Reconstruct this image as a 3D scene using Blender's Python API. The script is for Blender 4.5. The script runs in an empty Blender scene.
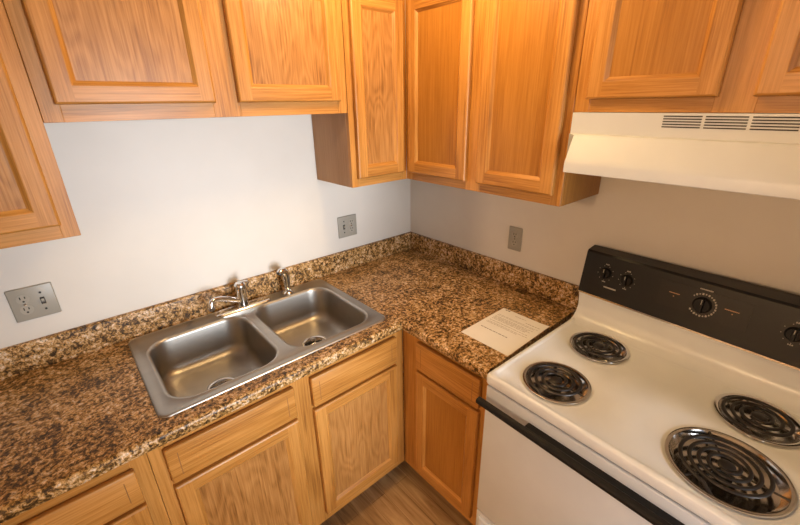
import bpy, bmesh, math, random
from mathutils import Vector, Matrix

# ------------------------------------------------------------------ camera
SC = bpy.context.scene
COL = SC.collection
cam_d = bpy.data.cameras.new('camera')
cam = bpy.data.objects.new('camera', cam_d)
COL.objects.link(cam)
YAW, PIT, ROL, F = 0.8569, -0.3861, -0.0162, 391.36
fw = Vector((math.cos(PIT) * math.cos(YAW), math.cos(PIT) * math.sin(YAW), math.sin(PIT)))
rt = fw.cross(Vector((0, 0, 1))).normalized()
up = rt.cross(fw)
rt2 = rt * math.cos(ROL) + up * math.sin(ROL)
up2 = -rt * math.sin(ROL) + up * math.cos(ROL)
M = Matrix((rt2, up2, -fw)).transposed().to_4x4()
M.translation = Vector((-1.5511, -1.6864, 1.7428))
cam.matrix_world = M
cam_d.sensor_width = 36
cam_d.lens = F * 36 / 800
cam_d.clip_start = 0.02
SC.camera = cam

# ------------------------------------------------------------------ light
SC.view_settings.view_transform = 'Standard'
SC.view_settings.look = 'None'
SC.view_settings.gamma = 1
SC.view_settings.use_curve_mapping = False
SC.view_settings.exposure = 0.0
world = bpy.data.worlds.new('daylight')
SC.world = world
world.use_nodes = True
world.node_tree.nodes['Background'].inputs[0].default_value = (0.75, 0.87, 1.0, 1)
world.node_tree.nodes['Background'].inputs[1].default_value = 0.5


def area(name, loc, rot, sx, sy, power, col):
    l = bpy.data.lights.new(name, 'AREA')
    l.shape = 'RECTANGLE'
    l.size, l.size_y = sx, sy
    l.energy = power
    l.color = col
    o = bpy.data.objects.new(name, l)
    COL.objects.link(o)
    o.location = loc
    o.rotation_euler = rot
    return o


# daylight entering through the window in the wall behind the camera
WIN = (-1.33, -0.43, 0.30, 1.94)          # x0 x1 z0 z1 in the front wall
wl = area('window_daylight', (-0.88, -3.16, 1.12), (math.radians(90), 0, 0), 0.8, 1.5, 13, (0.93, 0.968, 1.0))
wl.data.spread = math.radians(57)
# warm bulb of the ceiling fixture
LAMP = (-0.68, -0.76, 2.29)
pl = bpy.data.lights.new('bulb', 'POINT')
pl.energy = 25
pl.color = (1.0, 0.65, 0.28)
pl.shadow_soft_size = 0.11
plo = bpy.data.objects.new('bulb', pl)
COL.objects.link(plo)
plo.location = LAMP
# added unseen lamp farther into the room, warming the range wall
FILL_LAMP = (-5.7, -1.25, 2.31)
pl2 = bpy.data.lights.new('bulb', 'POINT')
pl2.energy = 215
pl2.color = (1.0, 0.66, 0.38)
pl2.shadow_soft_size = 0.11
plo2 = bpy.data.objects.new('bulb', pl2)
COL.objects.link(plo2)
plo2.location = FILL_LAMP

random.seed(7)

# ------------------------------------------------------------------ materials


def new_mat(name):
    m = bpy.data.materials.new(name)
    m.use_nodes = True
    nt = m.node_tree
    return m, nt, nt.nodes['Principled BSDF']


def plain(name, col, rough=0.5, metal=0.0, coat=0.0, spec=0.5):
    """uniform surface with a faint mottle in its colour"""
    m, nt, b = new_mat(name)
    n = nt.nodes.new('ShaderNodeTexNoise')
    n.inputs['Scale'].default_value = 9
    tc = nt.nodes.new('ShaderNodeTexCoord')
    nt.links.new(tc.outputs['Object'], n.inputs['Vector'])
    r = ramp(nt, [(0.3, tuple(c * 0.975 for c in col)), (0.7, tuple(c * 1.025 for c in col))])
    nt.links.new(n.outputs['Fac'], r.inputs[0])
    nt.links.new(r.outputs[0], b.inputs['Base Color'])
    b.inputs['Roughness'].default_value = rough
    b.inputs['Metallic'].default_value = metal
    b.inputs['Coat Weight'].default_value = coat
    b.inputs['Specular IOR Level'].default_value = spec
    return m


def ramp(nt, stops):
    r = nt.nodes.new('ShaderNodeValToRGB')
    el = r.color_ramp.elements
    el[0].position, el[0].color = stops[0][0], (*stops[0][1], 1)
    el[1].position, el[1].color = stops[-1][0], (*stops[-1][1], 1)
    for p, c in stops[1:-1]:
        e = el.new(p)
        e.color = (*c, 1)
    return r


def math_node(nt, op, a, b=None):
    n = nt.nodes.new('ShaderNodeMath')
    n.operation = op
    for i, v in enumerate((a, b)):
        if v is None:
            continue
        if isinstance(v, (int, float)):
            n.inputs[i].default_value = v
        else:
            nt.links.new(v, n.inputs[i])
    return n.outputs[0]


def oak(name, light, mid, dark, axis='z', ring=26, rough=0.36, figure=0.5, coat=0.10, across=5.5, along=0.9):
    """oak: soft growth figure stretched along the grain axis plus fine dark pores"""
    m, nt, b = new_mat(name)
    tc = nt.nodes.new('ShaderNodeTexCoord')
    oi = nt.nodes.new('ShaderNodeObjectInfo')
    sc = nt.nodes.new('ShaderNodeVectorMath')
    sc.operation = 'SCALE'
    sc.inputs[0].default_value = (7.3, 3.1, 5.7)
    nt.links.new(oi.outputs['Random'], sc.inputs['Scale'])
    ad = nt.nodes.new('ShaderNodeVectorMath')
    nt.links.new(tc.outputs['Object'], ad.inputs[0])
    nt.links.new(sc.outputs[0], ad.inputs[1])

    def mapped(across, along):
        mp = nt.nodes.new('ShaderNodeMapping')
        s = [across] * 3
        s['xyz'.index(axis)] = along
        mp.inputs['Scale'].default_value = s
        nt.links.new(ad.outputs[0], mp.inputs['Vector'])
        return mp.outputs[0]

    n1 = nt.nodes.new('ShaderNodeTexNoise')
    n1.inputs['Scale'].default_value = 1
    n1.inputs['Detail'].default_value = 2.5
    n1.inputs['Roughness'].default_value = 0.45
    nt.links.new(mapped(across, along), n1.inputs['Vector'])
    s = math_node(nt, 'SINE', math_node(nt, 'MULTIPLY', n1.outputs['Fac'], ring * 2.2))
    fig = math_node(nt, 'ADD', math_node(nt, 'MULTIPLY', s, 0.5), 0.5)
    n2 = nt.nodes.new('ShaderNodeTexNoise')
    n2.inputs['Scale'].default_value = 1
    n2.inputs['Detail'].default_value = 4
    n2.inputs['Roughness'].default_value = 0.65
    nt.links.new(mapped(190, 5), n2.inputs['Vector'])
    n3 = nt.nodes.new('ShaderNodeTexNoise')
    n3.inputs['Scale'].default_value = 1
    n3.inputs['Detail'].default_value = 2
    nt.links.new(mapped(9, 1.6), n3.inputs['Vector'])
    v = math_node(nt, 'ADD', math_node(nt, 'MULTIPLY', fig, figure * 0.6),
                  math_node(nt, 'MULTIPLY', n2.outputs['Fac'], 0.75))
    v = math_node(nt, 'ADD', v, math_node(nt, 'MULTIPLY', n3.outputs['Fac'], 0.35))
    v = math_node(nt, 'SUBTRACT', v, figure * 0.3)
    r = ramp(nt, [(0.33, dark), (0.5, mid), (0.69, light)])
    nt.links.new(v, r.inputs[0])
    nt.links.new(r.outputs[0], b.inputs['Base Color'])
    b.inputs['Roughness'].default_value = rough
    b.inputs['Specular IOR Level'].default_value = 0.35
    b.inputs['Coat Weight'].default_value = coat
    b.inputs['Coat Roughness'].default_value = 0.25
    bp = nt.nodes.new('ShaderNodeBump')
    bp.inputs['Strength'].default_value = 0.12
    bp.inputs['Distance'].default_value = 0.002
    nt.links.new(n2.outputs['Fac'], bp.inputs['Height'])
    nt.links.new(bp.outputs[0], b.inputs['Normal'])
    return m


OL, OM, OD = (0.54, 0.258, 0.066), (0.41, 0.178, 0.035), (0.23, 0.086, 0.016)
OAK_V = oak('oak_vertical', OL, OM, OD, 'z', ring=14, figure=0.16)
OAK_H = oak('oak_horizontal', OL, OM, OD, 'x', ring=14, figure=0.16)
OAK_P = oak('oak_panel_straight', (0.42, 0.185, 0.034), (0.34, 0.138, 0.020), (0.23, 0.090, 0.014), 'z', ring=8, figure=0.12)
OAK_F = oak('oak_panel_figured', (0.46, 0.222, 0.066), (0.345, 0.153, 0.039), (0.195, 0.075, 0.014), 'z', ring=42, figure=0.17, across=9, along=2.0)
OAK_SA = oak('oak_side_veneer', (0.47, 0.27, 0.13), (0.42, 0.23, 0.105), (0.34, 0.18, 0.075), 'z', ring=10, figure=0.2, rough=0.5, coat=0.05)
INLAY = plain('inlay_wood', (0.24, 0.105, 0.03), 0.5)
TOE = plain('toe_kick_board', (0.10, 0.055, 0.025), 0.6)


def granite(name, across_gold=1.0):
    m, nt, b = new_mat(name)
    tc = nt.nodes.new('ShaderNodeTexCoord')
    big = nt.nodes.new('ShaderNodeTexNoise')
    big.inputs['Scale'].default_value = 78
    big.inputs['Detail'].default_value = 6
    big.inputs['Roughness'].default_value = 0.72
    big.inputs['Distortion'].default_value = 0.6
    nt.links.new(tc.outputs['Object'], big.inputs['Vector'])
    r1 = ramp(nt, [(0.36, (0.016, 0.009, 0.004)), (0.45, (0.130, 0.066, 0.020)), (0.515, (0.43, 0.240, 0.068)),
                   (0.575, (0.60, 0.405, 0.210)), (0.68, (0.78, 0.68, 0.58))])
    pat = nt.nodes.new('ShaderNodeTexNoise')
    pat.inputs['Scale'].default_value = 17
    pat.inputs['Detail'].default_value = 3
    nt.links.new(tc.outputs['Object'], pat.inputs['Vector'])
    fac = math_node(nt, 'ADD', big.outputs['Fac'], math_node(nt, 'MULTIPLY', math_node(nt, 'SUBTRACT', pat.outputs['Fac'], 0.5), 0.28))
    nt.links.new(fac, r1.inputs[0])
    vo = nt.nodes.new('ShaderNodeTexNoise')
    vo.inputs['Scale'].default_value = 170
    vo.inputs['Detail'].default_value = 3
    vo.inputs['Roughness'].default_value = 0.6
    nt.links.new(tc.outputs['Object'], vo.inputs['Vector'])
    r2 = ramp(nt, [(0.34, (0.16, 0.15, 0.14)), (0.45, (0.9, 0.9, 0.9)), (0.6, (1.05, 1.0, 0.95)), (0.7, (1.5, 1.4, 1.3))])
    nt.links.new(vo.outputs['Fac'], r2.inputs[0])
    mx = nt.nodes.new('ShaderNodeMix')
    mx.data_type = 'RGBA'
    mx.blend_type = 'MULTIPLY'
    mx.inputs['Factor'].default_value = 0.9
    nt.links.new(r1.outputs[0], mx.inputs['A'])
    nt.links.new(r2.outputs[0], mx.inputs['B'])
    nt.links.new(mx.outputs['Result'], b.inputs['Base Color'])
    b.inputs['Roughness'].default_value = 0.34
    b.inputs['Specular IOR Level'].default_value = 0.38
    return m


GRAN = granite('speckled_brown_laminate')


def wall_paint():
    m, nt, b = new_mat('wall_paint')
    tc = nt.nodes.new('ShaderNodeTexCoord')
    n = nt.nodes.new('ShaderNodeTexNoise')
    n.inputs['Scale'].default_value = 5
    n.inputs['Detail'].default_value = 4
    nt.links.new(tc.outputs['Object'], n.inputs['Vector'])
    r = ramp(nt, [(0.3, (0.625, 0.595, 0.55)), (0.7, (0.655, 0.625, 0.58))])
    nt.links.new(n.outputs['Fac'], r.inputs[0])
    nt.links.new(r.outputs[0], b.inputs['Base Color'])
    b.inputs['Roughness'].default_value = 0.46
    b.inputs['Specular IOR Level'].default_value = 0.4
    n2 = nt.nodes.new('ShaderNodeTexNoise')
    n2.inputs['Scale'].default_value = 160
    nt.links.new(tc.outputs['Object'], n2.inputs['Vector'])
    bp = nt.nodes.new('ShaderNodeBump')
    bp.inputs['Strength'].default_value = 0.06
    bp.inputs['Distance'].default_value = 0.002
    nt.links.new(n2.outputs['Fac'], bp.inputs['Height'])
    nt.links.new(bp.outputs[0], b.inputs['Normal'])
    return m


WALL = wall_paint()
CEIL = plain('ceiling_paint', (0.78, 0.77, 0.74), 0.8)


def floor_mat():
    m, nt, b = new_mat('wood_plank_vinyl')
    tc = nt.nodes.new('ShaderNodeTexCoord')
    mp = nt.nodes.new('ShaderNodeMapping')
    mp.inputs['Rotation'].default_value = (0, 0, math.radians(90))
    nt.links.new(tc.outputs['Object'], mp.inputs['Vector'])
    br = nt.nodes.new('ShaderNodeTexBrick')
    br.offset = 0.37
    br.inputs['Scale'].default_value = 1
    br.inputs['Brick Width'].default_value = 0.62
    br.inputs['Row Height'].default_value = 0.075
    br.inputs['Mortar Size'].default_value = 0.0012
    br.inputs['Color1'].default_value = (0.25, 0.25, 0.25, 1)
    br.inputs['Color2'].default_value = (0.85, 0.85, 0.85, 1)
    br.inputs['Mortar'].default_value = (0.0, 0.0, 0.0, 1)
    nt.links.new(mp.outputs[0], br.inputs['Vector'])
    mp2 = nt.nodes.new('ShaderNodeMapping')
    mp2.inputs['Scale'].default_value = (34, 2.6, 10)
    nt.links.new(tc.outputs['Object'], mp2.inputs['Vector'])
    n = nt.nodes.new('ShaderNodeTexNoise')
    n.inputs['Scale'].default_value = 1
    n.inputs['Detail'].default_value = 5
    n.inputs['Roughness'].default_value = 0.6
    n.inputs['Distortion'].default_value = 0.8
    nt.links.new(mp2.outputs[0], n.inputs['Vector'])
    v = math_node(nt, 'ADD', math_node(nt, 'MULTIPLY', n.outputs['Fac'], 0.75),
                  math_node(nt, 'MULTIPLY', br.outputs['Color'], 0.3))
    r = ramp(nt, [(0.27, (0.11, 0.058, 0.024)), (0.5, (0.36, 0.205, 0.085)), (0.73, (0.60, 0.40, 0.20))])
    nt.links.new(v, r.inputs[0])
    nt.links.new(r.outputs[0], b.inputs['Base Color'])
    b.inputs['Roughness'].default_value = 0.38
    return m


FLOOR = floor_mat()


def brushed(name, col, rough):
    m, nt, b = new_mat(name)
    tc = nt.nodes.new('ShaderNodeTexCoord')
    mp = nt.nodes.new('ShaderNodeMapping')
    mp.inputs['Scale'].default_value = (2, 30, 30)
    nt.links.new(tc.outputs['Object'], mp.inputs['Vector'])
    n = nt.nodes.new('ShaderNodeTexNoise')
    n.inputs['Scale'].default_value = 1
    nt.links.new(mp.outputs[0], n.inputs['Vector'])
    r = ramp(nt, [(0.3, tuple(c * 0.96 for c in col)), (0.7, tuple(c * 1.04 for c in col))])
    nt.links.new(n.outputs['Fac'], r.inputs[0])
    nt.links.new(r.outputs[0], b.inputs['Base Color'])
    b.inputs['Roughness'].default_value = rough
    b.inputs['Metallic'].default_value = 1
    return m


STEEL = brushed('brushed_stainless', (0.42, 0.40, 0.375), 0.38)
CHROME = plain('chrome', (0.78, 0.78, 0.79), 0.07, 1)
DRAIN = plain('drain_steel', (0.62, 0.61, 0.6), 0.18, 1)
DARK = plain('dark_cavity', (0.012, 0.012, 0.012), 0.7)
RUBBER = plain('black_plastic', (0.018, 0.017, 0.017), 0.4)
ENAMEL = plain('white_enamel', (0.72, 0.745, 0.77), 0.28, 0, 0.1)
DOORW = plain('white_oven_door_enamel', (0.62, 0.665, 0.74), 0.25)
HOODW = plain('white_hood_paint', (0.61, 0.63, 0.65), 0.32)
BLACKG = plain('black_backguard', (0.010, 0.0095, 0.0095), 0.34, spec=0.35)
BLACKP = plain('control_panel_glass', (0.0135, 0.012, 0.0115), 0.36, spec=0.35)
BLACKH = plain('black_handle', (0.009, 0.008, 0.008), 0.5, spec=0.2)
COIL = plain('coil_element', (0.035, 0.031, 0.030), 0.38, 0.55)
PAN = plain('chrome_drip_pan', (0.66, 0.64, 0.62), 0.13, 1)
INK = plain('panel_print', (0.42, 0.38, 0.32), 0.6)
INKO = plain('panel_print_orange', (0.55, 0.30, 0.14), 0.6)
INKD = plain('paper_ink', (0.10, 0.09, 0.085), 0.8)
INKG = plain('paper_ink_grey', (0.36, 0.32, 0.28), 0.8)
PAPER = plain('paper', (0.80, 0.78, 0.75), 0.8)
PLATE = plain('outlet_plate', (0.31, 0.295, 0.255), 0.35)
PLATE2 = plain('outlet_face', (0.34, 0.32, 0.275), 0.35)
SLOT = plain('outlet_slot', (0.02, 0.018, 0.015), 0.6)
TRIMW = plain('white_trim', (0.75, 0.74, 0.71), 0.4)
GLASSD = plain('lamp_glass', (0.9, 0.88, 0.82), 0.3)
_b = GLASSD.node_tree.nodes['Principled BSDF']
_b.inputs['Emission Color'].default_value = (1.0, 0.60, 0.25, 1)
_b.inputs['Emission Strength'].default_value = 6.0

# ------------------------------------------------------------------ mesh helpers


class MB:
    def __init__(self, off=(0, 0, 0)):
        self.bm = bmesh.new()
        self.mats = []
        self.off = Vector(off)

    def mi(self, m):
        if m not in self.mats:
            self.mats.append(m)
        return self.mats.index(m)

    def v(self, p):
        return self.bm.verts.new(Vector(p) - self.off)

    def face(self, vs, m, smooth=True):
        try:
            f = self.bm.faces.new(vs)
        except ValueError:
            return None
        f.material_index = self.mi(m)
        f.smooth = smooth
        return f

    def quad(self, pts, m):
        return self.face([self.v(p) for p in pts], m)

    def box(self, x0, x1, y0, y1, z0, z1, m, bev=0.0, seg=2):
        x0, x1 = min(x0, x1), max(x0, x1)
        y0, y1 = min(y0, y1), max(y0, y1)
        z0, z1 = min(z0, z1), max(z0, z1)
        c = [self.v((x, y, z)) for x in (x0, x1) for y in (y0, y1) for z in (z0, z1)]
        fs = [self.face([c[i] for i in q], m) for q in
              ((0, 1, 3, 2), (4, 6, 7, 5), (0, 4, 5, 1), (2, 3, 7, 6), (0, 2, 6, 4), (1, 5, 7, 3))]
        if bev > 0:
            es = list({e for f in fs for e in f.edges})
            r = bmesh.ops.bevel(self.bm, geom=es, offset=bev, segments=seg, affect='EDGES', profile=0.5)
            for f in r['faces']:
                f.material_index = self.mi(m)
                f.smooth = True
        return self

    def rings(self, rings, m, close=True, cap0=False, cap1=False, smooth=True):
        """skin a list of point rings (equal counts)"""
        vr = [[self.v(p) for p in r] for r in rings]
        n = len(vr[0])
        for a, b in zip(vr, vr[1:]):
            for i in range(n if close else n - 1):
                j = (i + 1) % n
                self.face([a[i], a[j], b[j], b[i]], m, smooth)
        if cap0:
            self.face(list(reversed(vr[0])), m)
        if cap1:
            self.face(vr[-1], m)
        return vr

    def lathe(self, prof, c, m, n=40, axis='z', cap0=True, cap1=True):
        rs = []
        for r, h in prof:
            ring = []
            for i in range(n):
                a = 2 * math.pi * i / n
                u, w = r * math.cos(a), r * math.sin(a)
                if axis == 'z':
                    p = (c[0] + u, c[1] + w, c[2] + h)
                elif axis == 'x':
                    p = (c[0] + h, c[1] + u, c[2] + w)
                else:
                    p = (c[0] + w, c[1] + h, c[2] + u)
                ring.append(p)
            rs.append(ring)
        self.rings(rs, m, cap0=cap0, cap1=cap1)
        return self

    def tube(self, pts, rad, m, n=14, caps=True, flat=1.0):
        pts = [Vector(p) for p in pts]
        if not isinstance(rad, (list, tuple)):
            rad = [rad] * len(pts)
        rs = []
        ref = None
        for i, p in enumerate(pts):
            t = (pts[min(i + 1, len(pts) - 1)] - pts[max(i - 1, 0)]).normalized()
            if ref is None:
                ref = Vector((0, 0, 1)) if abs(t.z) < 0.9 else Vector((1, 0, 0))
            s = t.cross(ref).normalized()
            u = s.cross(t).normalized()
            ref = u
            rs.append([p + s * math.cos(2 * math.pi * k / n) * rad[i] + u * math.sin(2 * math.pi * k / n) * rad[i] * flat
                       for k in range(n)])
        self.rings(rs, m, cap0=caps, cap1=caps)
        return self

    def extrude(self, prof, a, b, m):
        """sweep the closed 2D profile [(u,w)] with callables a,b : (u,w)->point"""
        self.rings([[a(u, w) for u, w in prof], [b(u, w) for u, w in prof]], m, cap0=True, cap1=True)
        return self

    def build(self, name, parent=None, sharp=32, recalc=True, loc=None):
        if recalc:
            bmesh.ops.recalc_face_normals(self.bm, faces=self.bm.faces[:])
        me = bpy.data.meshes.new(name)
        self.bm.to_mesh(me)
        self.bm.free()
        for m in self.mats:
            me.materials.append(m)
        me.set_sharp_from_angle(angle=math.radians(sharp))
        o = bpy.data.objects.new(name, me)
        COL.objects.link(o)
        if parent:
            o.parent = parent
        elif loc is None:
            o.location = self.off
        return o


def thing(name, label, cat, loc=(0, 0, 0), rotz=0.0, group=None):
    o = bpy.data.objects.new(name, None)
    o.empty_display_size = 0.05
    COL.objects.link(o)
    o.location = loc
    o.rotation_euler = (0, 0, rotz)
    tag(o, label, cat, group)
    return o


def tag(o, label=None, cat=None, group=None, kind=None):
    if label:
        o['label'] = label
    if cat:
        o['category'] = cat
    if group:
        o['group'] = group
    if kind:
        o['kind'] = kind
    return o


def struct(name, mb, label):
    o = mb.build(name)
    return tag(o, label, None, None, 'structure')


def rrect(x0, x1, y0, y1, r, z, n=8):
    pts = []
    for cx, cy, a0 in ((x1 - r, y1 - r, 0), (x0 + r, y1 - r, 90), (x0 + r, y0 + r, 180), (x1 - r, y0 + r, 270)):
        for k in range(n + 1):
            a = math.radians(a0 + 90 * k / n)
            pts.append((cx + r * math.cos(a), cy + r * math.sin(a), z))
    return pts


def fill_between(mb, loops, m):
    """flat fill of an outer vertex loop with hole loops"""
    es = []
    for vs in loops:
        for i in range(len(vs)):
            a, b = vs[i], vs[(i + 1) % len(vs)]
            e = mb.bm.edges.get((a, b)) or mb.bm.edges.new((a, b))
            es.append(e)
    r = bmesh.ops.triangle_fill(mb.bm, use_beauty=True, use_dissolve=False, edges=es)
    for g in r['geom']:
        if isinstance(g, bmesh.types.BMFace):
            g.material_index = mb.mi(m)
            g.smooth = True


# ------------------------------------------------------------------ the room
# the corner of the two kitchen walls is the origin: sink wall y=0, range wall x=0
RX0, RY0, RZ = -6.6, -3.2, 2.44
b = MB()
b.box(RX0 - .1, 0.1, RY0 - .1, 0.1, -0.06, 0, FLOOR)
struct('floor', b, 'brown wood-look plank floor')
b = MB()
b.box(RX0 - .1, 0.1, RY0 - .1, 0.1, RZ, RZ + .06, CEIL)
struct('ceiling', b, 'white ceiling')
b = MB()
b.box(RX0 - .1, 0.1, 0, 0.1, 0, RZ, WALL)
struct('wall_left', b, 'off-white painted wall behind the sink')
b = MB()
b.box(0, 0.1, RY0, 0, 0, RZ, WALL)
struct('wall_right', b, 'off-white painted wall behind the range')
b = MB()
b.box(RX0 - .1, RX0, RY0, 0, 0, RZ, WALL)
struct('wall_back', b, 'off-white painted wall')
b = MB()
b.box(-.43, 0, -1.98, -1.87, 0, RZ, WALL)  # unseen stub, added to keep window light off the range wall
struct('wall_block_range', b, 'off-white painted wall stub added out of view to block window light')
b = MB()
b.box(-2.33, -2.22, -.80, 0, 0, RZ, WALL)  # unseen stub, added to block the far lamp from the left counter
struct('wall_block_counter', b, 'off-white painted wall stub added out of view to shade the left counter')
b = MB()
wx0, wx1, wz0, wz1 = WIN
b.box(RX0, wx0, RY0 - .1, RY0, 0, RZ, WALL)
b.box(wx1, 0, RY0 - .1, RY0, 0, RZ, WALL)
b.box(wx0, wx1, RY0 - .1, RY0, 0, wz0, WALL)
b.box(wx0, wx1, RY0 - .1, RY0, wz1, RZ, WALL)
struct('wall_front', b, 'off-white painted wall with the window')
b = MB()
for q in ((wx0, wx0 + .05, wz0, wz1), (wx1 - .05, wx1, wz0, wz1), (wx0, wx1, wz0, wz0 + .05),
          (wx0, wx1, wz1 - .05, wz1), (wx0, wx1, 1.10, 1.14)):
    b.box(q[0], q[1], RY0 - .09, RY0 - .04, q[2], q[3], TRIMW, 0.004)
struct('window_1', b, 'white window frame')

# ------------------------------------------------------------------ cabinets
# every cabinet is built in the frame of its own wall: local x runs right along the
# wall seen from the room, local y=0 is the wall and -y is the room
FR = 0.044       # width of door stiles and rails
DT = 0.019


def door_mesh(mb, x0, x1, z0, z1, yb, fr=FR, t=DT):
    """stile and rail door frame with an inner sloped moulding"""
    yf = yb - t

    def ring(ins, y):
        return [(x0 + ins, y, z0 + ins), (x1 - ins, y, z0 + ins), (x1 - ins, y, z1 - ins), (x0 + ins, y, z1 - ins)]

    def side(r1, r2, mh=OAK_H, mv=OAK_V):
        for i in range(4):
            j = (i + 1) % 4
            mb.quad([r1[i], r1[j], r2[j], r2[i]], mh if i in (0, 2) else mv)

    chain = [ring(0, yb), ring(0, yf + .006), ring(.002, yf + .002), ring(.006, yf)]
    for a, c in zip(chain, chain[1:]):
        side(a, c)
    e = .006
    # front faces: stiles run full height, rails between
    mb.quad([(x0 + e, yf, z0 + e), (x0 + fr, yf, z0 + e), (x0 + fr, yf, z1 - e), (x0 + e, yf, z1 - e)], OAK_V)
    mb.quad([(x1 - fr, yf, z0 + e), (x1 - e, yf, z0 + e), (x1 - e, yf, z1 - e), (x1 - fr, yf, z1 - e)], OAK_V)
    mb.quad([(x0 + fr, yf, z0 + e), (x1 - fr, yf, z0 + e), (x1 - fr, yf, z0 + fr), (x0 + fr, yf, z0 + fr)], OAK_H)
    mb.quad([(x0 + fr, yf, z1 - fr), (x1 - fr, yf, z1 - fr), (x1 - fr, yf, z1 - e), (x0 + fr, yf, z1 - e)], OAK_H)
    inner = [ring(fr, yf), ring(fr + .002, yf + .0006), ring(fr + .013, yf + .010), ring(fr + .013, yf + .015)]
    for a, c in zip(inner, inner[1:]):
        side(a, c)
    # back ring
    r0, r1 = ring(0, yb), ring(fr, yb)
    side(r0, r1)


class Cabinet:
    def __init__(self, label, x0, x1, z0, z1, depth, wall, group, name='wall_cabinet', cat='cabinet', gap=0.0003):
        self.rot = 0.0 if wall == 'A' else -math.pi / 2
        self.org = Vector(((x0 + x1) / 2, 0, z0))
        w = self.org if wall == 'A' else Vector((self.org.y, -self.org.x, self.org.z))
        self.root = thing(name, label, cat, w, self.rot, group)
        self.x0, self.x1, self.z0, self.z1, self.d = x0 + gap, x1 - gap, z0, z1, depth

    def mb(self):
        return MB(self.org)

    def carcass(self, zb=None, back=-0.003, closed_top=True, left_mat=None, right_mat=None):
        x0, x1, z0, z1, d = self.x0, self.x1, self.z0 if zb is None else zb, self.z1, self.d
        m = self.mb()
        t = .014
        OAK_S = OAK_SA if self.rot == 0 else OAK_P  # range-wall sides take a darker oak, standing in for shade under the hood
        yf = -d + .019
        m.box(x0, x0 + t, yf, back, z0, z1, OAK_S)
        m.box(x1 - t, x1, yf, back, z0, z1, OAK_S)
        m.box(x0 + t, x1 - t, yf, back, z0 + .001, z0 + .016, OAK_S)
        m.box(x0 + t, x1 - t, back - .008, back, z0 + .016, z1 - .016, OAK_S)
        if closed_top:
            m.box(x0 + t, x1 - t, yf, back, z1 - .016, z1 - .001, OAK_S)
        return m.build('carcass', self.root)

    def frame(self, stiles, rails, zb=None, ztop=None):
        """stiles: list of (x0,x1); rails: list of (x0,x1,z0,z1)"""
        m = self.mb()
        z0 = self.z0 if zb is None else zb
        z1 = self.z1 if ztop is None else ztop
        for a, c in stiles:
            m.box(a, c, -self.d, -self.d + .019, z0, z1, OAK_V, .001, 1)
        for a, c, p, q in rails:
            m.box(a, c, -self.d + .0004, -self.d + .019, p, q, OAK_H, .0006, 1)
        return m.build('face_frame', self.root)

    def door(self, x0, x1, z0, z1):
        yb = -self.d - .0015
        m = self.mb()
        door_mesh(m, x0, x1, z0, z1, yb)
        o = m.build('door', self.root, recalc=False)
        p = self.mb()
        i = FR + .0115
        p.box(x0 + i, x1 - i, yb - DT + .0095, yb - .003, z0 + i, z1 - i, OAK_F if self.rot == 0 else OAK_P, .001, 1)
        p.build('panel', o)
        # cup hinge knuckles are hidden; two small bumpers keep the door off the frame
        return o

    def drawer(self, x0, x1, z0, z1, name='drawer_front'):
        yb = -self.d - .0015
        m = self.mb()
        m.box(x0, x1, yb - DT, yb, z0, z1, OAK_H, .005, 3)
        o = m.build(name, self.root)
        for s in (x0 + .030, x1 - .030):
            g = self.mb()
            g.box(s - .0011, s + .0011, yb - DT - .0002, yb - DT + .002, z0 + .022, z1 - .022, INLAY)
            g.build('inlay_strip', o)
        return o


D = 0.2964
TOP = 2.172
SINKW = 'wall cabinets over the sink wall'
RANGEW = 'wall cabinets on the range wall'

# left tall wall cabinet (mostly outside the picture)
c = Cabinet('tall oak wall cabinet left of the sink, cut off by the left edge', -2.0, -1.537, 1.411, TOP, D, 'A', SINKW)
c.carcass()
c.frame([(-1.999, -1.958), (-1.577, -1.5373)], [(-1.958, -1.577, 1.411, 1.452), (-1.958, -1.577, 2.13, TOP)])
c.door(-1.965, -1.571, 1.450, 2.132)

# short double-door cabinet above the sink
c = Cabinet('short double-door oak cabinet hung high above the sink', -1.5365, -0.6085, 1.710, TOP, D, 'A', SINKW)
c.carcass()
c.frame([(-1.5362, -1.494), (-1.116, -1.030), (-.652, -.6095)],
        [(-1.494, -1.116, 1.710, 1.757), (-1.030, -.652, 1.710, 1.757), (-1.494, -1.116, 2.128, TOP), (-1.030, -.652, 2.128, TOP)])
c.door(-1.503, -1.110, 1.753, 2.132)
c.door(-1.038, -.646, 1.753, 2.132)

# narrow tall cabinet in the corner on the sink wall
c = Cabinet('narrow single-door tall oak cabinet in the corner on the sink wall', -0.608, -0.2960, 1.411, TOP, D, 'A', SINKW)
c.carcass()
c.frame([(-.607, -.575), (-.330, -.2966)], [(-.575, -.330, 1.411, 1.452), (-.575, -.330, 2.128, TOP)])
c.door(-.582, -.3235, 1.447, 2.128)

# tall double-door cabinet on the range wall (local x = -world y)
c = Cabinet('tall double-door oak cabinet on the range wall above the notice paper', 0.002, 1.066, 1.411, TOP, D, 'B', RANGEW)
m = c.mb()
c.x0 = 0.2970
c.carcass()
c.frame([(.2966, .336), (.652, .726), (1.028, 1.0655)],
        [(.336, .652, 1.411, 1.452), (.726, 1.028, 1.411, 1.452), (.336, .652, 2.128, TOP), (.726, 1.028, 2.128, TOP)])
c.door(.3275, .661, 1.447, 2.130)
c.door(.717, 1.039, 1.447, 2.130)

# short cabinet over the hood
c = Cabinet('short double-door oak cabinet directly above the white range hood', 1.0663, 1.829, 1.710, TOP, D, 'B', RANGEW)
c.carcass()
c.frame([(1.0668, 1.113), (1.415, 1.497), (1.783, 1.828)],
        [(1.113, 1.415, 1.710, 1.752), (1.497, 1.783, 1.710, 1.752), (1.113, 1.415, 2.128, TOP), (1.497, 1.783, 2.128, TOP)])
c.door(1.105, 1.423, 1.746, 2.130)
c.door(1.489, 1.807, 1.746, 2.130)

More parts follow.
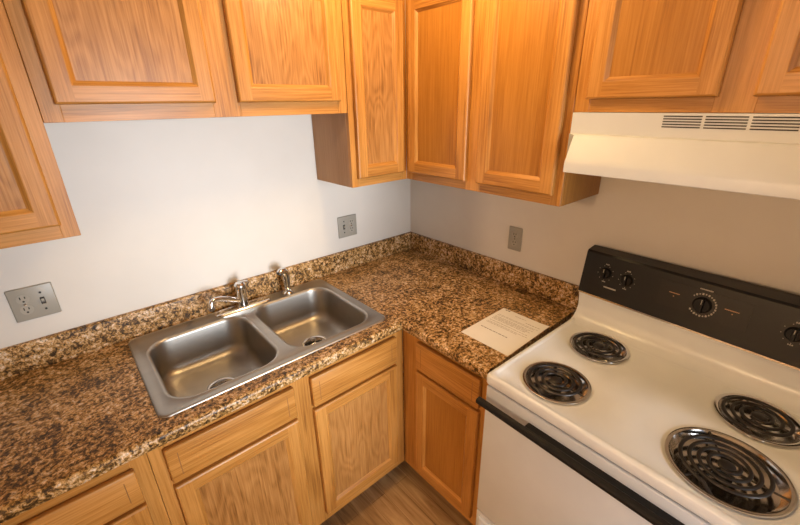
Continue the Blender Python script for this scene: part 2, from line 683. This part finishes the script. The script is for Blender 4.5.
# base cabinets
BD = 0.61
BASEA = 'base cabinets'
ZT = 0.876


def base_extras(c, x0, x1):
    t = c.mb()
    t.box(x0, x1, -BD + .075, -BD + .09, 0.0, .1, TOE)
    t.build('toe_kick', c.root)


c = Cabinet('oak sink base cabinet with two false drawer fronts and two doors under the double sink', -1.558, -0.6095, 0, ZT, BD, 'A', BASEA, 'base_cabinet')
c.carcass(zb=.1, closed_top=False)
c.frame([(-1.5577, -1.513), (-1.131, -1.050), (-.668, -.6105)],
        [(-1.513, -1.131, .1, .16), (-1.050, -.668, .1, .16), (-1.513, -1.131, .698, .735), (-1.050, -.668, .698, .735),
         (-1.513, -1.131, .842, ZT), (-1.050, -.668, .842, ZT)], zb=.1)
base_extras(c, -1.557, -.54)
c.drawer(-1.522, -1.123, .720, .848)
c.drawer(-1.058, -.659, .720, .848)
c.door(-1.522, -1.123, .150, .706)
c.door(-1.058, -.659, .150, .706)

c = Cabinet('oak base cabinet left of the sink, its drawer cut off by the bottom left corner', -2.2, -1.5585, 0, ZT, BD, 'A', BASEA, 'base_cabinet')
c.carcass(zb=.1, closed_top=False)
c.frame([(-2.199, -2.155), (-1.602, -1.5588)],
        [(-2.155, -1.602, .1, .16), (-2.155, -1.602, .698, .735), (-2.155, -1.602, .815, ZT)], zb=.1)
base_extras(c, -2.199, -1.5585)
c.drawer(-2.165, -1.595, .716, .834)
c.door(-2.165, -1.595, .150, .702)

c = Cabinet('oak base cabinet with one drawer and one door beside the white range', 0.002, 1.064, 0, ZT, BD, 'B', BASEA, 'base_cabinet')
c.x0 = 0.631
c.carcass(zb=.1, closed_top=False)
c.frame([(.611, .716), (1.026, 1.063)],
        [(.716, 1.026, .1, .16), (.716, 1.026, .698, .735), (.716, 1.026, .842, ZT)], zb=.1)
base_extras(c, .535, 1.063)
c.drawer(.710, 1.034, .720, .850)
c.door(.710, 1.034, .150, .706)

# ------------------------------------------------------------------ countertop
Z = 0.915
CE = 1.066      # where the range begins
ct = thing('countertop', 'L-shaped speckled brown laminate countertop with backsplash around the corner', 'countertop', (-1.1, -.32, .877))
b = MB((-1.1, -.32, .877))
CD = .639
RI = CD - .014
SX0, SX1, SY0, SY1 = -1.492, -0.680, -0.565, -0.055     # sink cut-out
xs = [-2.2, SX0, SX1, -RI, 0]
ys = [-CE, -RI, SY0, SY1, 0]
cells = set()
for i in range(4):
    for j in range(4):
        if j == 0 and i < 3:
            continue
        if i == 1 and j == 2:
            continue
        cells.add((i, j))
for (i, j) in cells:
    x0, x1, y0, y1 = xs[i], xs[i + 1], ys[j], ys[j + 1]
    b.quad([(x0, y0, Z), (x1, y0, Z), (x1, y1, Z), (x0, y1, Z)], GRAN)
    b.quad([(x0, y1, .8775), (x1, y1, .8775), (x1, y0, .8775), (x0, y0, .8775)], GRAN)
    for di, dj, p, q in ((-1, 0, (x0, y1), (x0, y0)), (1, 0, (x1, y0), (x1, y1)), (0, -1, (x0, y0), (x1, y0)), (0, 1, (x1, y1), (x0, y1))):
        if (i + di, j + dj) not in cells:
            b.quad([(*p, .8775), (*q, .8775), (*q, Z), (*p, Z)], GRAN)
bmesh.ops.remove_doubles(b.bm, verts=b.bm.verts[:], dist=1e-5)
b.build('worktop', ct, recalc=False)
# rolled front edge swept round the inner corner
prof = []
for k in range(9):
    a = math.radians(90 - 90 * k / 8)
    prof.append((RI + .014 * math.cos(a), Z - .014 + .014 * math.sin(a)))
prof += [(CD, .884), (CD - .002, .879), (CD - .005, .877), (CD - .03, .877)]
prof += [(RI - .012, Z - .002)]
b = MB((-1.1, -.32, .877))
b.rings([[(-2.2, -o, z) for o, z in prof], [(-o, -o, z) for o, z in prof], [(-o, -CE, z) for o, z in prof]], GRAN, cap0=True, cap1=True)
b.build('front_edge', ct)
HB = 0.101
sp = [(0.001, Z), (.019, Z), (.019, Z + HB - .008)]
for k in range(1, 6):
    a = math.radians(90 * k / 5)
    sp.append((.011 + .008 * math.cos(a), Z + HB - .008 + .008 * math.sin(a)))
sp.append((0.001, Z + HB))
b = MB((-1.1, -.32, .877))
b.rings([[(-2.2, -o, z) for o, z in sp], [(-o, -o, z) for o, z in sp]], GRAN, cap0=True, cap1=True)
b.build('backsplash', ct)
b = MB((-1.1, -.32, .877))
b.rings([[(-o, -o, z) for o, z in sp], [(-o, -CE, z) for o, z in sp]], GRAN, cap0=True, cap1=True)
b.build('backsplash', ct)

# ------------------------------------------------------------------ sink
KX0, KX1, KY0, KY1 = -1.507, -0.662, -0.581, -0.033
KZ = 0.921
so = (-1.085, -.31, Z)
sink = thing('double_sink', 'stainless steel double-bowl drop-in sink set in the speckled countertop', 'sink', so)
b = MB(so)
N = 8
outer = []
for ins, z in ((0, Z + .0003), (.001, Z + .004), (.002, KZ - .0035), (.004, KZ - .0022), (.007, KZ - .0018), (.014, KZ - .0022), (.020, KZ - .003)):
    outer.append(rrect(KX0 + ins, KX1 - ins, KY0 + ins, KY1 - ins, .030 - ins * .4, z, N))
ov = b.rings(outer, STEEL)[-1]
holes = []
drains = []
DZ = KZ - .003
for (x0, x1, y0, y1, dx, dy) in ((-1.462, -1.103, -.537, -.118, -1.277, -.330), (-1.060, -.702, -.537, -.110, -.866, -.306)):
    zb = KZ - .168
    lv = []
    # raised bead around the bowl, then the rounded shoulder, wall, and floor
    for ins, dz, r in ((-.012, 0, .092), (-.009, .0015, .090), (-.005, .0015, .086), (0, -.001, .082), (.003, -.005, .079), (.005, -.012, .078)):
        lv.append(rrect(x0 + ins, x1 - ins, y0 + ins, y1 - ins, r, DZ + dz, N))
    lv.append(rrect(x0 + .011, x1 - .011, y0 + .011, y1 - .011, .076, zb + .052, N))
    for k in range(1, 7):
        a = math.radians(90 * k / 6)
        ins = .011 + .046 * (1 - math.cos(a))
        lv.append(rrect(x0 + ins, x1 - ins, y0 + ins, y1 - ins, .076 - .010 * k / 6, zb + .052 - .046 * math.sin(a), N))
    base = lv[-1]
    cnt = len(base)
    rr = .055
    # order of the drain ring follows the ring parametrisation
    tgt = []
    for (px, py, pz) in base:
        a = math.atan2(py - dy, px - dx)
        tgt.append((dx + rr * math.cos(a), dy + rr * math.sin(a), zb))
    for f in (.5,):
        lv.append([(p[0] * (1 - f) + q[0] * f, p[1] * (1 - f) + q[1] * f, zb + .003) for p, q in zip(base, tgt)])
    lv.append(tgt)
    lv.append([(dx + (p[0] - dx) * .93, dy + (p[1] - dy) * .93, zb - .006) for p in tgt])
    vr = b.rings(lv, STEEL)
    holes.append(vr[0])
    drains.append((dx, dy, zb))
fill_between(b, [ov] + holes, STEEL)
b.build('basin', sink, sharp=40)
for dx, dy, zb in drains:
    d = MB(so)
    d.lathe([(.057, .0005), (.056, .004), (.052, .005), (.046, .003), (.041, -.006), (.039, -.022)], (dx, dy, zb), DRAIN, 36, cap0=False, cap1=False)
    d.lathe([(.041, -.020), (.001, -.020)], (dx, dy, zb), DARK, 36, cap0=False)
    o = d.build('drain', sink, recalc=False)
    g = MB(so)
    g.lathe([(.026, -.019), (.026, -.012), (.022, -.010), (.008, -.010), (.007, .002), (.004, .004), (.0005, .004)], (dx, dy, zb), DRAIN, 28)
    g.build('strainer', o)

# faucet ----------------------------------------------------------
FX, FY = -1.072, -0.075
fo = (FX, FY, KZ - .003)
fa = thing('faucet', 'chrome single-handle kitchen faucet between the two sink bowls', 'faucet', fo)
b = MB(fo)
pr = []
for ins, z in ((0, 0), (0, .006), (.003, .010), (.008, .012)):
    pr.append(rrect(FX - .122 + ins, FX + .122 - ins, FY - .028 + ins, FY + .028 - ins, .0275 - ins, fo[2] + z, 8))
b.rings(pr, CHROME, cap0=True, cap1=True)
b.build('deck_plate', fa)
b = MB(fo)
b.lathe([(.025, .010), (.025, .016), (.0235, .024), (.0225, .05), (.0225, .088), (.024, .092), (.024, .100)], (FX, FY, fo[2]), CHROME, 32)
b.build('body', fa)
b = MB(fo)
zz = fo[2]
b.tube([(FX - .010, FY - .004, zz + .042), (FX - .035, FY - .012, zz + .056), (FX - .070, FY - .022, zz + .076),
        (FX - .100, FY - .032, zz + .090), (FX - .120, FY - .039, zz + .095), (FX - .132, FY - .043, zz + .092),
        (FX - .138, FY - .045, zz + .082), (FX - .139, FY - .0455, zz + .066)],
       [.013, .0125, .0115, .0105, .010, .010, .0105, .0115], CHROME, 18)
sp_o = b.build('spout', fa)
b = MB(fo)
b.lathe([(.0125, 0), (.0125, .012), (.009, .0125)], (FX - .139, FY - .0455, zz + .057), CHROME, 20)
b.build('aerator', sp_o)
b = MB(fo)
b.lathe([(.024, .101), (.0245, .106), (.023, .114), (.017, .121), (.0006, .124)], (FX, FY, zz), CHROME, 32)
b.tube([(FX - .002, FY + .004, zz + .115), (FX + .010, FY - .010, zz + .126), (FX + .020, FY - .024, zz + .131), (FX + .026, FY - .034, zz + .132)],
       [.008, .0075, .0065, .005], CHROME, 14, flat=.6)
b.build('lever_handle', fa)

# side sprayer ----------------------------------------------------
PX, PY = -0.861, -0.075
po = (PX, PY, KZ - .003)
sy = thing('side_sprayer', 'chrome side sprayer standing right of the faucet behind the right bowl', 'sprayer', po)
b = MB(po)
b.lathe([(.026, 0), (.026, .005), (.022, .010), (.016, .014), (.014, .026), (.012, .028)], (PX, PY, po[2]), CHROME, 28)
b.build('base_ring', sy)
b = MB(po)
z0 = po[2]
b.tube([(PX, PY, z0 + .026), (PX, PY, z0 + .06), (PX - .001, PY - .001, z0 + .088), (PX - .004, PY - .003, z0 + .106), (PX - .014, PY - .007, z0 + .119), (PX - .026, PY - .011, z0 + .120), (PX - .036, PY - .014, z0 + .113)],
       [.012, .0165, .0185, .019, .018, .0165, .015], CHROME, 18)
hd = b.build('spray_head', sy)
b = MB(po)
b.tube([(PX - .034, PY - .0135, z0 + .1145), (PX - .039, PY - .0152, z0 + .110)], [.0125, .0115], RUBBER, 18)
b.build('nozzle', hd)

# ------------------------------------------------------------------ electric outlets


def outlet_plate(label, wall, x0, z0, w, slots):
    """slots: list of 'duplex', 'switch' or 'blank' left to right; local x0 is the left edge"""
    h = .114
    rot = 0.0 if wall == 'A' else -math.pi / 2
    cx = x0 + w / 2
    loc = (cx, -.0005, z0 + h / 2) if wall == 'A' else (-.0005, -cx, z0 + h / 2)
    t = thing('wall_outlet', label, 'outlet', loc, rot, 'outlet plates over the countertop')
    b = MB()
    b.box(-w / 2, w / 2, -.006, 0, -h / 2, h / 2, PLATE, .0035, 3)
    b.build('cover_plate', t)
    for i, s in enumerate(slots):
        gx = 0 if len(slots) == 1 else (-.023 if i == 0 else .023)
        if s == 'duplex':
            for gz in (.0195, -.0195):
                r = MB()
                r.lathe([(.0165, -.0075), (.0165, -.004)], (gx, 0, gz), PLATE2, 28, 'y')
                ro = r.build('receptacle', t)
                k = MB()
                k.box(gx - .0075, gx - .0045, -.0079, -.006, gz + .000, gz + .0095, SLOT)
                k.box(gx + .0045, gx + .0075, -.0079, -.006, gz + .0012, gz + .0085, SLOT)
                k.lathe([(.003, -.0079), (.003, -.006)], (gx, 0, gz - .008), SLOT, 14, 'y')
                k.build('slots', ro)
            k = MB()
            k.lathe([(.0035, -.0075), (.0035, -.005)], (gx, 0, 0), DRAIN, 14, 'y')
            k.build('screw', t)
        elif s == 'switch':
            k = MB()
            k.box(gx - .006, gx + .006, -.0068, -.005, -.0125, .0125, SLOT, .0005, 1)
            so_ = k.build('switch_opening', t)
            k = MB()
            k.rings([[(gx - .0042, -.006, -.006), (gx + .0042, -.006, -.006), (gx + .0042, -.006, .007), (gx - .0042, -.006, .007)],
                     [(gx - .0035, -.017, .003), (gx + .0035, -.017, .003), (gx + .0035, -.0165, .010), (gx - .0035, -.0165, .010)]], PLATE2, cap0=True, cap1=True)
            k.build('toggle', so_)
            for gz in (.030, -.030):
                k = MB()
                k.lathe([(.0035, -.0075), (.003, -.005)], (gx, 0, gz), SLOT, 14, 'y')
                k.build('screw', t)
    return t


outlet_plate('double-width grey plate with duplex outlet and switch at the left end of the sink wall', 'A', -1.769, 1.0898, .116, ['duplex', 'switch'])
outlet_plate('double-width grey plate with dark switch and outlet on the sink wall near the corner', 'A', -.514, 1.0895, .116, ['switch', 'duplex'])
outlet_plate('single-width tan duplex outlet plate on the range wall', 'B', .6914, 1.0898, .070, ['duplex'])

# ------------------------------------------------------------------ range
RY1, RY0_ = -1.081, -1.845          # left and right side as seen from the front
RC = (RY1 + RY0_) / 2
ro = (-.667, RY1, 0)     # front left corner; the range stands slightly askew in its gap
rg = thing('electric_range', 'white freestanding electric range with four coil burners and black backguard', 'stove', ro, -0.025)
RFX = -.650
b = MB(ro)
b.box(RFX + .045, -.03, RY0_ + .004, RY1 - .004, .03, .872, DOORW, .003, 1)
b.build('body', rg)
for yy in (RY1 - .05, RY0_ + .05):
    for xx in (RFX + .10, -.09):
        k = MB(ro)
        k.lathe([(.018, 0), (.018, .008), (.010, .010), (.010, .032)], (xx, yy, 0), RUBBER, 16)
        k.build('leg', rg)

# cooktop
CZ = .922
b = MB(ro)
CX0, CX1 = -.667, -.045
ring = []
for ins, z, r in ((.001, .894, .012), (0, .897, .012), (0, .921, .012), (.002, .926, .012), (.006, .9285, .012), (.011, .929, .014), (.015, .928, .025), (.019, .925, .030), (.0225, CZ, .030)):
    ring.append(rrect(CX0 + ins, CX1 - ins * .3, RY0_ + ins, RY1 - ins, r, z, 6))
ov = b.rings(ring, ENAMEL)[-1]
BURN = [(-.235, -1.2445, .098, 'small coil burner at the rear left'), (-.5245, -1.2458, .101, 'small coil burner at the front left'),
        (-.2465, -1.690, .099, 'small coil burner at the rear right'), (-.505, -1.6753, .124, 'large coil burner at the front right')]
hl = []
for x, y, r, _ in BURN:
    lv = []
    for q, z in ((r + .012, CZ), (r + .004, CZ - .003), (r - .004, CZ - .005), (r - .006, CZ - .02)):
        lv.append([(x + q * math.cos(2 * math.pi * k / 48), y + q * math.sin(2 * math.pi * k / 48), z) for k in range(48)])
    hl.append(b.rings(lv, ENAMEL)[0])
fill_between(b, [ov] + hl, ENAMEL)
# curved ramp that sweeps up to the backguard
rp = []
SK = .0295        # the backguard face leans farther out towards its right end
for k in range(11):
    a = math.radians(90 * k / 10)
    rp.append((-.150 + .066 * math.sin(a) ** 1.0, CZ + .0005 + .060 * (1 - math.cos(a))))
rp += [(-.080, 1.034), (-.03, 1.034), (-.03, .90), (-.150, .90)]
WD = RY1 - RY0_
b.rings([[(x, RY1 + (.006 if z > 1.0 else -.0005), z) for x, z in rp], [(x - SK * WD * max(0, min(1, (z - CZ) / .1)) * (x < -.05), RY0_ + .0005, z) for x, z in rp]], ENAMEL, cap0=True, cap1=True)
b.build('cooktop', rg, sharp=40)

for x, y, r, lab in BURN:
    big = r > .12
    p = MB(ro)
    z0 = CZ - .001
    p.lathe([(r + .001, 0), (r, .0035), (r - .004, .0045), (r - .009, .003), (r - .013, -.004), (r - .022, -.016), (r * .55, -.024), (.022, -.026), (.020, -.034)], (x, y, z0), PAN, 56, cap0=False, cap1=False)
    p.lathe([(.020, -.032), (.001, -.032)], (x, y, z0), DARK, 24, cap0=False)
    po_ = p.build('drip_pan', rg, recalc=False)
    po_['label'] = 'chrome drip pan of the ' + lab
    cz = z0 + .0065
    turns = 4.0 if big else 3.1
    rmin, rmax = .020, (r - .028 if big else r - .016)
    pts = []
    steps = int(turns * 32)
    for k in range(steps + 1):
        f = k / steps
        a = 2 * math.pi * turns * f + (2.4 if not big else 2.9)
        q = rmin + (rmax - rmin) * f
        pts.append((x + q * math.cos(a), y + q * math.sin(a), cz))
    # the outer end dives towards the terminal block
    e = Vector(pts[-1])
    dirv = (Vector(pts[-1]) - Vector(pts[-4])).normalized()
    for k in range(1, 5):
        pts.append(tuple(e + dirv * (.008 * k) + Vector((0, 0, -.004 * k))))
    pitch = (rmax - rmin) / turns
    q = MB(ro)
    q.tube(pts, pitch * .25, COIL, 10, flat=.75)
    co = q.build('coil', po_)
    q = MB(ro)
    q.lathe([(.0175, -.004), (.0175, .002), (.015, .0035), (.0005, .0035)], (x, y, cz), COIL, 28)
    q.build('centre_cap', po_)
    q = MB(ro)
    for k in range(3):
        a = math.radians(30 + 120 * k)
        ca, sa = math.cos(a), math.sin(a)
        q.tube([(x + .015 * ca, y + .015 * sa, cz - .006), (x + (r - .010) * ca, y + (r - .010) * sa, cz - .005)], .0025, COIL, 8)
    q.build('support_bracket', po_)

# backguard
BX = [(-.084, 1.034), (-.090, 1.040), (-.066, 1.200), (-.060, 1.207), (-.012, 1.213), (-.012, 1.034)]
b = MB(ro)
b.rings([[(x, RY1 + .007, z) for x, z in BX], [(x - SK * WD * (x < -.05), RY0_ + .001, z) for x, z in BX]], BLACKG, cap0=True, cap1=True)
bg = b.build('backguard', rg)


def bgp(y, z, out=0.0):
    """a point on the tilted backguard face, pushed out by `out`"""
    y += .0145
    n = Vector((-1, SK, .15)).normalized()
    return Vector((-.090 + .15 * (z - 1.040) + SK * (y - RY1), y, z)) + n * out


def bg_slab(mb, y0, y1, z0, z1, h, m):
    a = [bgp(y0, z0, -.001), bgp(y1, z0, -.001), bgp(y1, z1, -.001), bgp(y0, z1, -.001)]
    c_ = [bgp(y0, z0, h), bgp(y1, z0, h), bgp(y1, z1, h), bgp(y0, z1, h)]
    mb.rings([a, c_], m, cap0=True, cap1=True)


b = MB(ro)
bg_slab(b, -1.358, -1.603, 1.090, 1.176, .0012, BLACKP)
b.build('control_panel', bg)
b = MB(ro)
bg_slab(b, RY1 - .0085, RY0_ - .0135, 1.0345, 1.040, .002, PAN)
b.build('trim_strip', bg)
# printed marks on the backguard
b = MB(ro)
bg_slab(b, -1.179, -1.224, 1.083, 1.088, .0009, INK)
b.build('printed_bar', bg)


def print_row(name, y0, y1, n, z0, z1, m, dot=None):
    b = MB(ro)
    step = (y0 - y1) / n
    for k in range(n):
        bg_slab(b, y0 - k * step, y0 - (k + .82) * step, z0, z1, .0018, m)
    if dot:
        bg_slab(b, dot[0], dot[0] - .003, dot[1], dot[1] + .003, .0018, m)
    b.build(name, bg)


print_row('indicator_print', -1.388, -1.4195, 7, 1.1395, 1.1425, INKO, (-1.4015, 1.129))
print_row('indicator_print', -1.541, -1.578, 9, 1.138, 1.141, INKO, (-1.5605, 1.128))
print_row('dial_heading', -1.466, -1.5015, 8, 1.1785, 1.182, INK)
KN = [(-1.174, 1.137, .021), (-1.251, 1.134, .021), (-1.4845, 1.130, .026), (-1.703, 1.1285, .021), (-1.778, 1.126, .021)]
for y, z, r in KN:
    b = MB(ro)
    if r > .025:
        for k in range(22):
            a = math.radians(-230 + 280 * k / 21)
            cy, czz = y + (r + .010) * math.sin(a), z + (r + .010) * math.cos(a)
            s = .0022 if k % 2 else .0030
            bg_slab(b, cy - s * .8, cy + s * .8, czz - s, czz + s, .0018, INK)
    else:
        for k in range(9):
            a = math.radians(20 + 320 * k / 8)
            cy, czz = y + (r + .007) * math.sin(a), z + (r + .007) * math.cos(a)
            bg_slab(b, cy - .0011, cy + .0011, czz - .0011, czz + .0011, .0009, INK)
        for k in range(3):
            bg_slab(b, y + .006 - .0045 * k, y + .003 - .0045 * k, z + r + .010, z + r + .0145, .0009, INK)
            bg_slab(b, y + .006 - .0045 * k, y + .003 - .0045 * k, z - r - .0135, z - r - .010, .0009, INK)
    b.build('dial_marks', bg)
nrm = (bgp(0, 1.1, 1) - bgp(0, 1.1, 0)).normalized()
tang = Vector((.15, 0, 1)).normalized()
for y, z, r in KN:
    k = MB(ro)
    c0 = bgp(y, z, .001)

    def kp(u, w, h):
        return c0 + Vector((0, -1, 0)) * u + tang * w + nrm * h
    rs = []
    for q, h in ((r, 0), (r, .004), (r * .86, .008), (r * .80, .010)):
        rs.append([kp(q * math.cos(2 * math.pi * i / 32), q * math.sin(2 * math.pi * i / 32), h) for i in range(32)])
    k.rings(rs, BLACKH, cap0=True, cap1=True)
    ko = k.build('knob', rg)
    k = MB(ro)
    gw = r * .26
    a = [kp(u, w, .009) for u, w in ((-gw, -r * .92), (gw, -r * .92), (gw, r * .92), (-gw, r * .92))]
    c_ = [kp(u, w, .021) for u, w in ((-gw * .7, -r * .85), (gw * .7, -r * .85), (gw * .7, r * .85), (-gw * .7, r * .85))]
    k.rings([a, c_], BLACKH, cap0=True, cap1=True)
    k.build('grip', ko)
    k = MB(ro)
    a = [kp(u, w, .0205) for u, w in ((-.001, r * .2), (.001, r * .2), (.001, r * .8), (-.001, r * .8))]
    c_ = [kp(u, w, .0215) for u, w in ((-.001, r * .2), (.001, r * .2), (.001, r * .8), (-.001, r * .8))]
    k.rings([a, c_], INK, cap0=True, cap1=True)
    k.build('pointer_mark', ko)

# oven door, handle, drawer
b = MB(ro)
b.box(RFX - .014, RFX + .044, RY0_ + .004, RY1 - .004, .302, .884, DOORW, .006, 3)
dr = b.build('oven_door', rg)
b = MB(ro)
hp = [(-.694, .829), (-.706, .831), (-.711, .837), (-.711, .845), (-.706, .851), (-.694, .853), (-.689, .849), (-.689, .834)]
b.rings([[(x, RY1 - .001, z) for x, z in hp], [(x, RY0_ + .001, z) for x, z in hp]], BLACKH, cap0=True, cap1=True)
b.box(-.692, RFX - .010, RY0_ + .166, RY1 - .166, .832, .846, BLACKH, .003, 2)
b.build('handle', dr)
b = MB(ro)
b.box(RFX - .012, RFX + .044, RY0_ + .004, RY1 - .004, .09, .294, DOORW, .006, 3)
sd = b.build('storage_drawer', rg)
b = MB(ro)
y0, y1 = RY0_ + .02, RY1 - .02
rr_ = []
for ins, x in ((0, RFX - .010), (0, RFX - .018), (.006, RFX - .023), (.018, RFX - .023), (.026, RFX - .016)):
    rr_.append([(x, y0 + ins, .11 + ins), (x, y1 - ins, .11 + ins), (x, y1 - ins, .280 - ins), (x, y0 + ins, .280 - ins)])
b.rings(rr_, DOORW, cap0=True, cap1=True)
b.build('raised_panel', sd)

# ------------------------------------------------------------------ range hood
HY1, HY0 = -1.0665, -1.834
ho = (-.16, (HY1 + HY0) / 2, 1.54)
hood = thing('range_hood', 'white under-cabinet range hood with slotted vents above the range', 'range hood', ho)
b = MB(ho)
hpf = [(-.002, 1.709), (-.306, 1.709), (-.306, 1.648), (-.3115, 1.6478), (-.320, 1.6450), (-.349, 1.582), (-.3545, 1.572), (-.357, 1.562), (-.357, 1.538),
       (-.353, 1.5365), (-.349, 1.540), (-.347, 1.575), (-.002, 1.575)]
b.rings([[(x, HY1 - (.0235 if x < -.312 else .004), z) for x, z in hpf], [(x, HY0 + .002, z) for x, z in hpf]], HOODW, cap0=True, cap1=True)
b.build('canopy', hood)
for g0, g1 in ((-1.318, -1.403), (-1.410, -1.493), (-1.500, -1.583)):
    b = MB(ho)
    for k in range(5):
        z = 1.7015 - .0066 * k
        b.box(-.3068, -.300, g0, g1, z - .0016, z + .0013, SLOT)
    b.build('vent_grille', hood)
b = MB(ho)
b.box(-.27, -.05, -1.62, -1.30, 1.568, 1.5745, PAN, .001, 1)
b.build('grease_filter', hood)

# ------------------------------------------------------------------ notice paper
PX0, PX1, PY0_, PY1_ = -.519, -.236, -1.0645, -.8500
pz = Z + .0007
pc = ((PX0 + PX1) / 2, (PY0_ + PY1_) / 2, pz)


def phz(x, y):
    fx = (x - PX0) / (PX1 - PX0)
    fy = (y - PY0_) / (PY1_ - PY0_)
    return pz + .0012 * (math.sin(3.1 * fx) * math.sin(2.6 * fy)) ** 2 + .004 * max(0, .22 - fy) ** 2 / .05 * fx


sheet = thing('notice_sheet', 'white printed notice sheet lying on the countertop beside the range', 'paper', pc)
b = MB(pc)
NX, NY = 14, 12
top = [[b.v((PX0 + (PX1 - PX0) * i / NX, PY0_ + (PY1_ - PY0_) * j / NY, phz(PX0 + (PX1 - PX0) * i / NX, PY0_ + (PY1_ - PY0_) * j / NY) + .0003)) for j in range(NY + 1)] for i in range(NX + 1)]
bot = [[b.bm.verts.new(v.co - Vector((0, 0, .0004))) for v in r] for r in top]
for i in range(NX):
    for j in range(NY):
        b.face([top[i][j], top[i + 1][j], top[i + 1][j + 1], top[i][j + 1]], PAPER)
        b.face([bot[i][j + 1], bot[i + 1][j + 1], bot[i + 1][j], bot[i][j]], PAPER)
for i in range(NX):
    b.face([bot[i][0], bot[i + 1][0], top[i + 1][0], top[i][0]], PAPER)
    b.face([top[i][NY], top[i + 1][NY], bot[i + 1][NY], bot[i][NY]], PAPER)
for j in range(NY):
    b.face([top[0][j], top[0][j + 1], bot[0][j + 1], bot[0][j]], PAPER)
    b.face([bot[NX][j], bot[NX][j + 1], top[NX][j + 1], top[NX][j]], PAPER)
b.build('page', sheet)
b = MB(pc)
rnd = random.Random(3)


def textline(x, y0, y1, h, m):
    """a line of small print; y0 is its left end"""
    y = y0
    while y > y1:
        w = min(rnd.uniform(.006, .018), y - y1)
        z = phz(x, y - w / 2) + .0005
        b.quad([(x - h / 2, y, z), (x - h / 2, y - w, z), (x + h / 2, y - w, z), (x + h / 2, y, z)], m)
        y -= w + .003


LINES = {'letterhead_mark': [(-.245, -.866, -.889, .0055, INKD)],
         'heading_text': [(-.262, -.925, -.976, .0028, INKG)],
         'date_text': [(-.280, -.985, -1.050, .0032, INKG)],
         'body_text': [(-.296, -.868, -1.048, .0022, INKG), (-.303, -.866, -1.040, .0022, INKG), (-.317, -.866, -1.046, .0026, INKG),
                       (-.325, -.866, -1.025, .0026, INKG), (-.333, -.866, -1.035, .0026, INKG), (-.341, -.866, -1.020, .0026, INKG),
                       (-.357, -.866, -1.046, .0024, INKG), (-.371, -.866, -1.048, .0024, INKG), (-.379, -.866, -1.010, .0024, INKG)],
         'closing_text': [(-.424, -.874, -.996, .0034, INKD)]}
for nm, rows in LINES.items():
    b = MB(pc)
    for q in rows:
        textline(*q)
    b.build(nm, sheet, recalc=False)

# ------------------------------------------------------------------ ceiling fixtures out of view; the far one is an added fill lamp
for lp, lab in ((LAMP, 'round flush ceiling light above the counter corner'), (FILL_LAMP, 'added unseen round ceiling light that warms the range wall')):
    lo = (lp[0], lp[1], RZ)
    cl = thing('ceiling_light', lab, 'ceiling light', lo)
    b = MB(lo)
    b.lathe([(.15, 0), (.15, -.018), (.14, -.024), (.10, -.024)], lo, TRIMW, 40)
    b.lathe([(.018, -.024), (.018, -.070)], lo, TRIMW, 20)
    b.build('base_pan', cl)
    b = MB(lo)
    b.lathe([(.014, -.070), (.020, -.085), (.030, -.105), (.033, -.125), (.028, -.145), (.014, -.157), (.001, -.160)], lo, GLASSD, 24)
    b.build('bulb', cl)
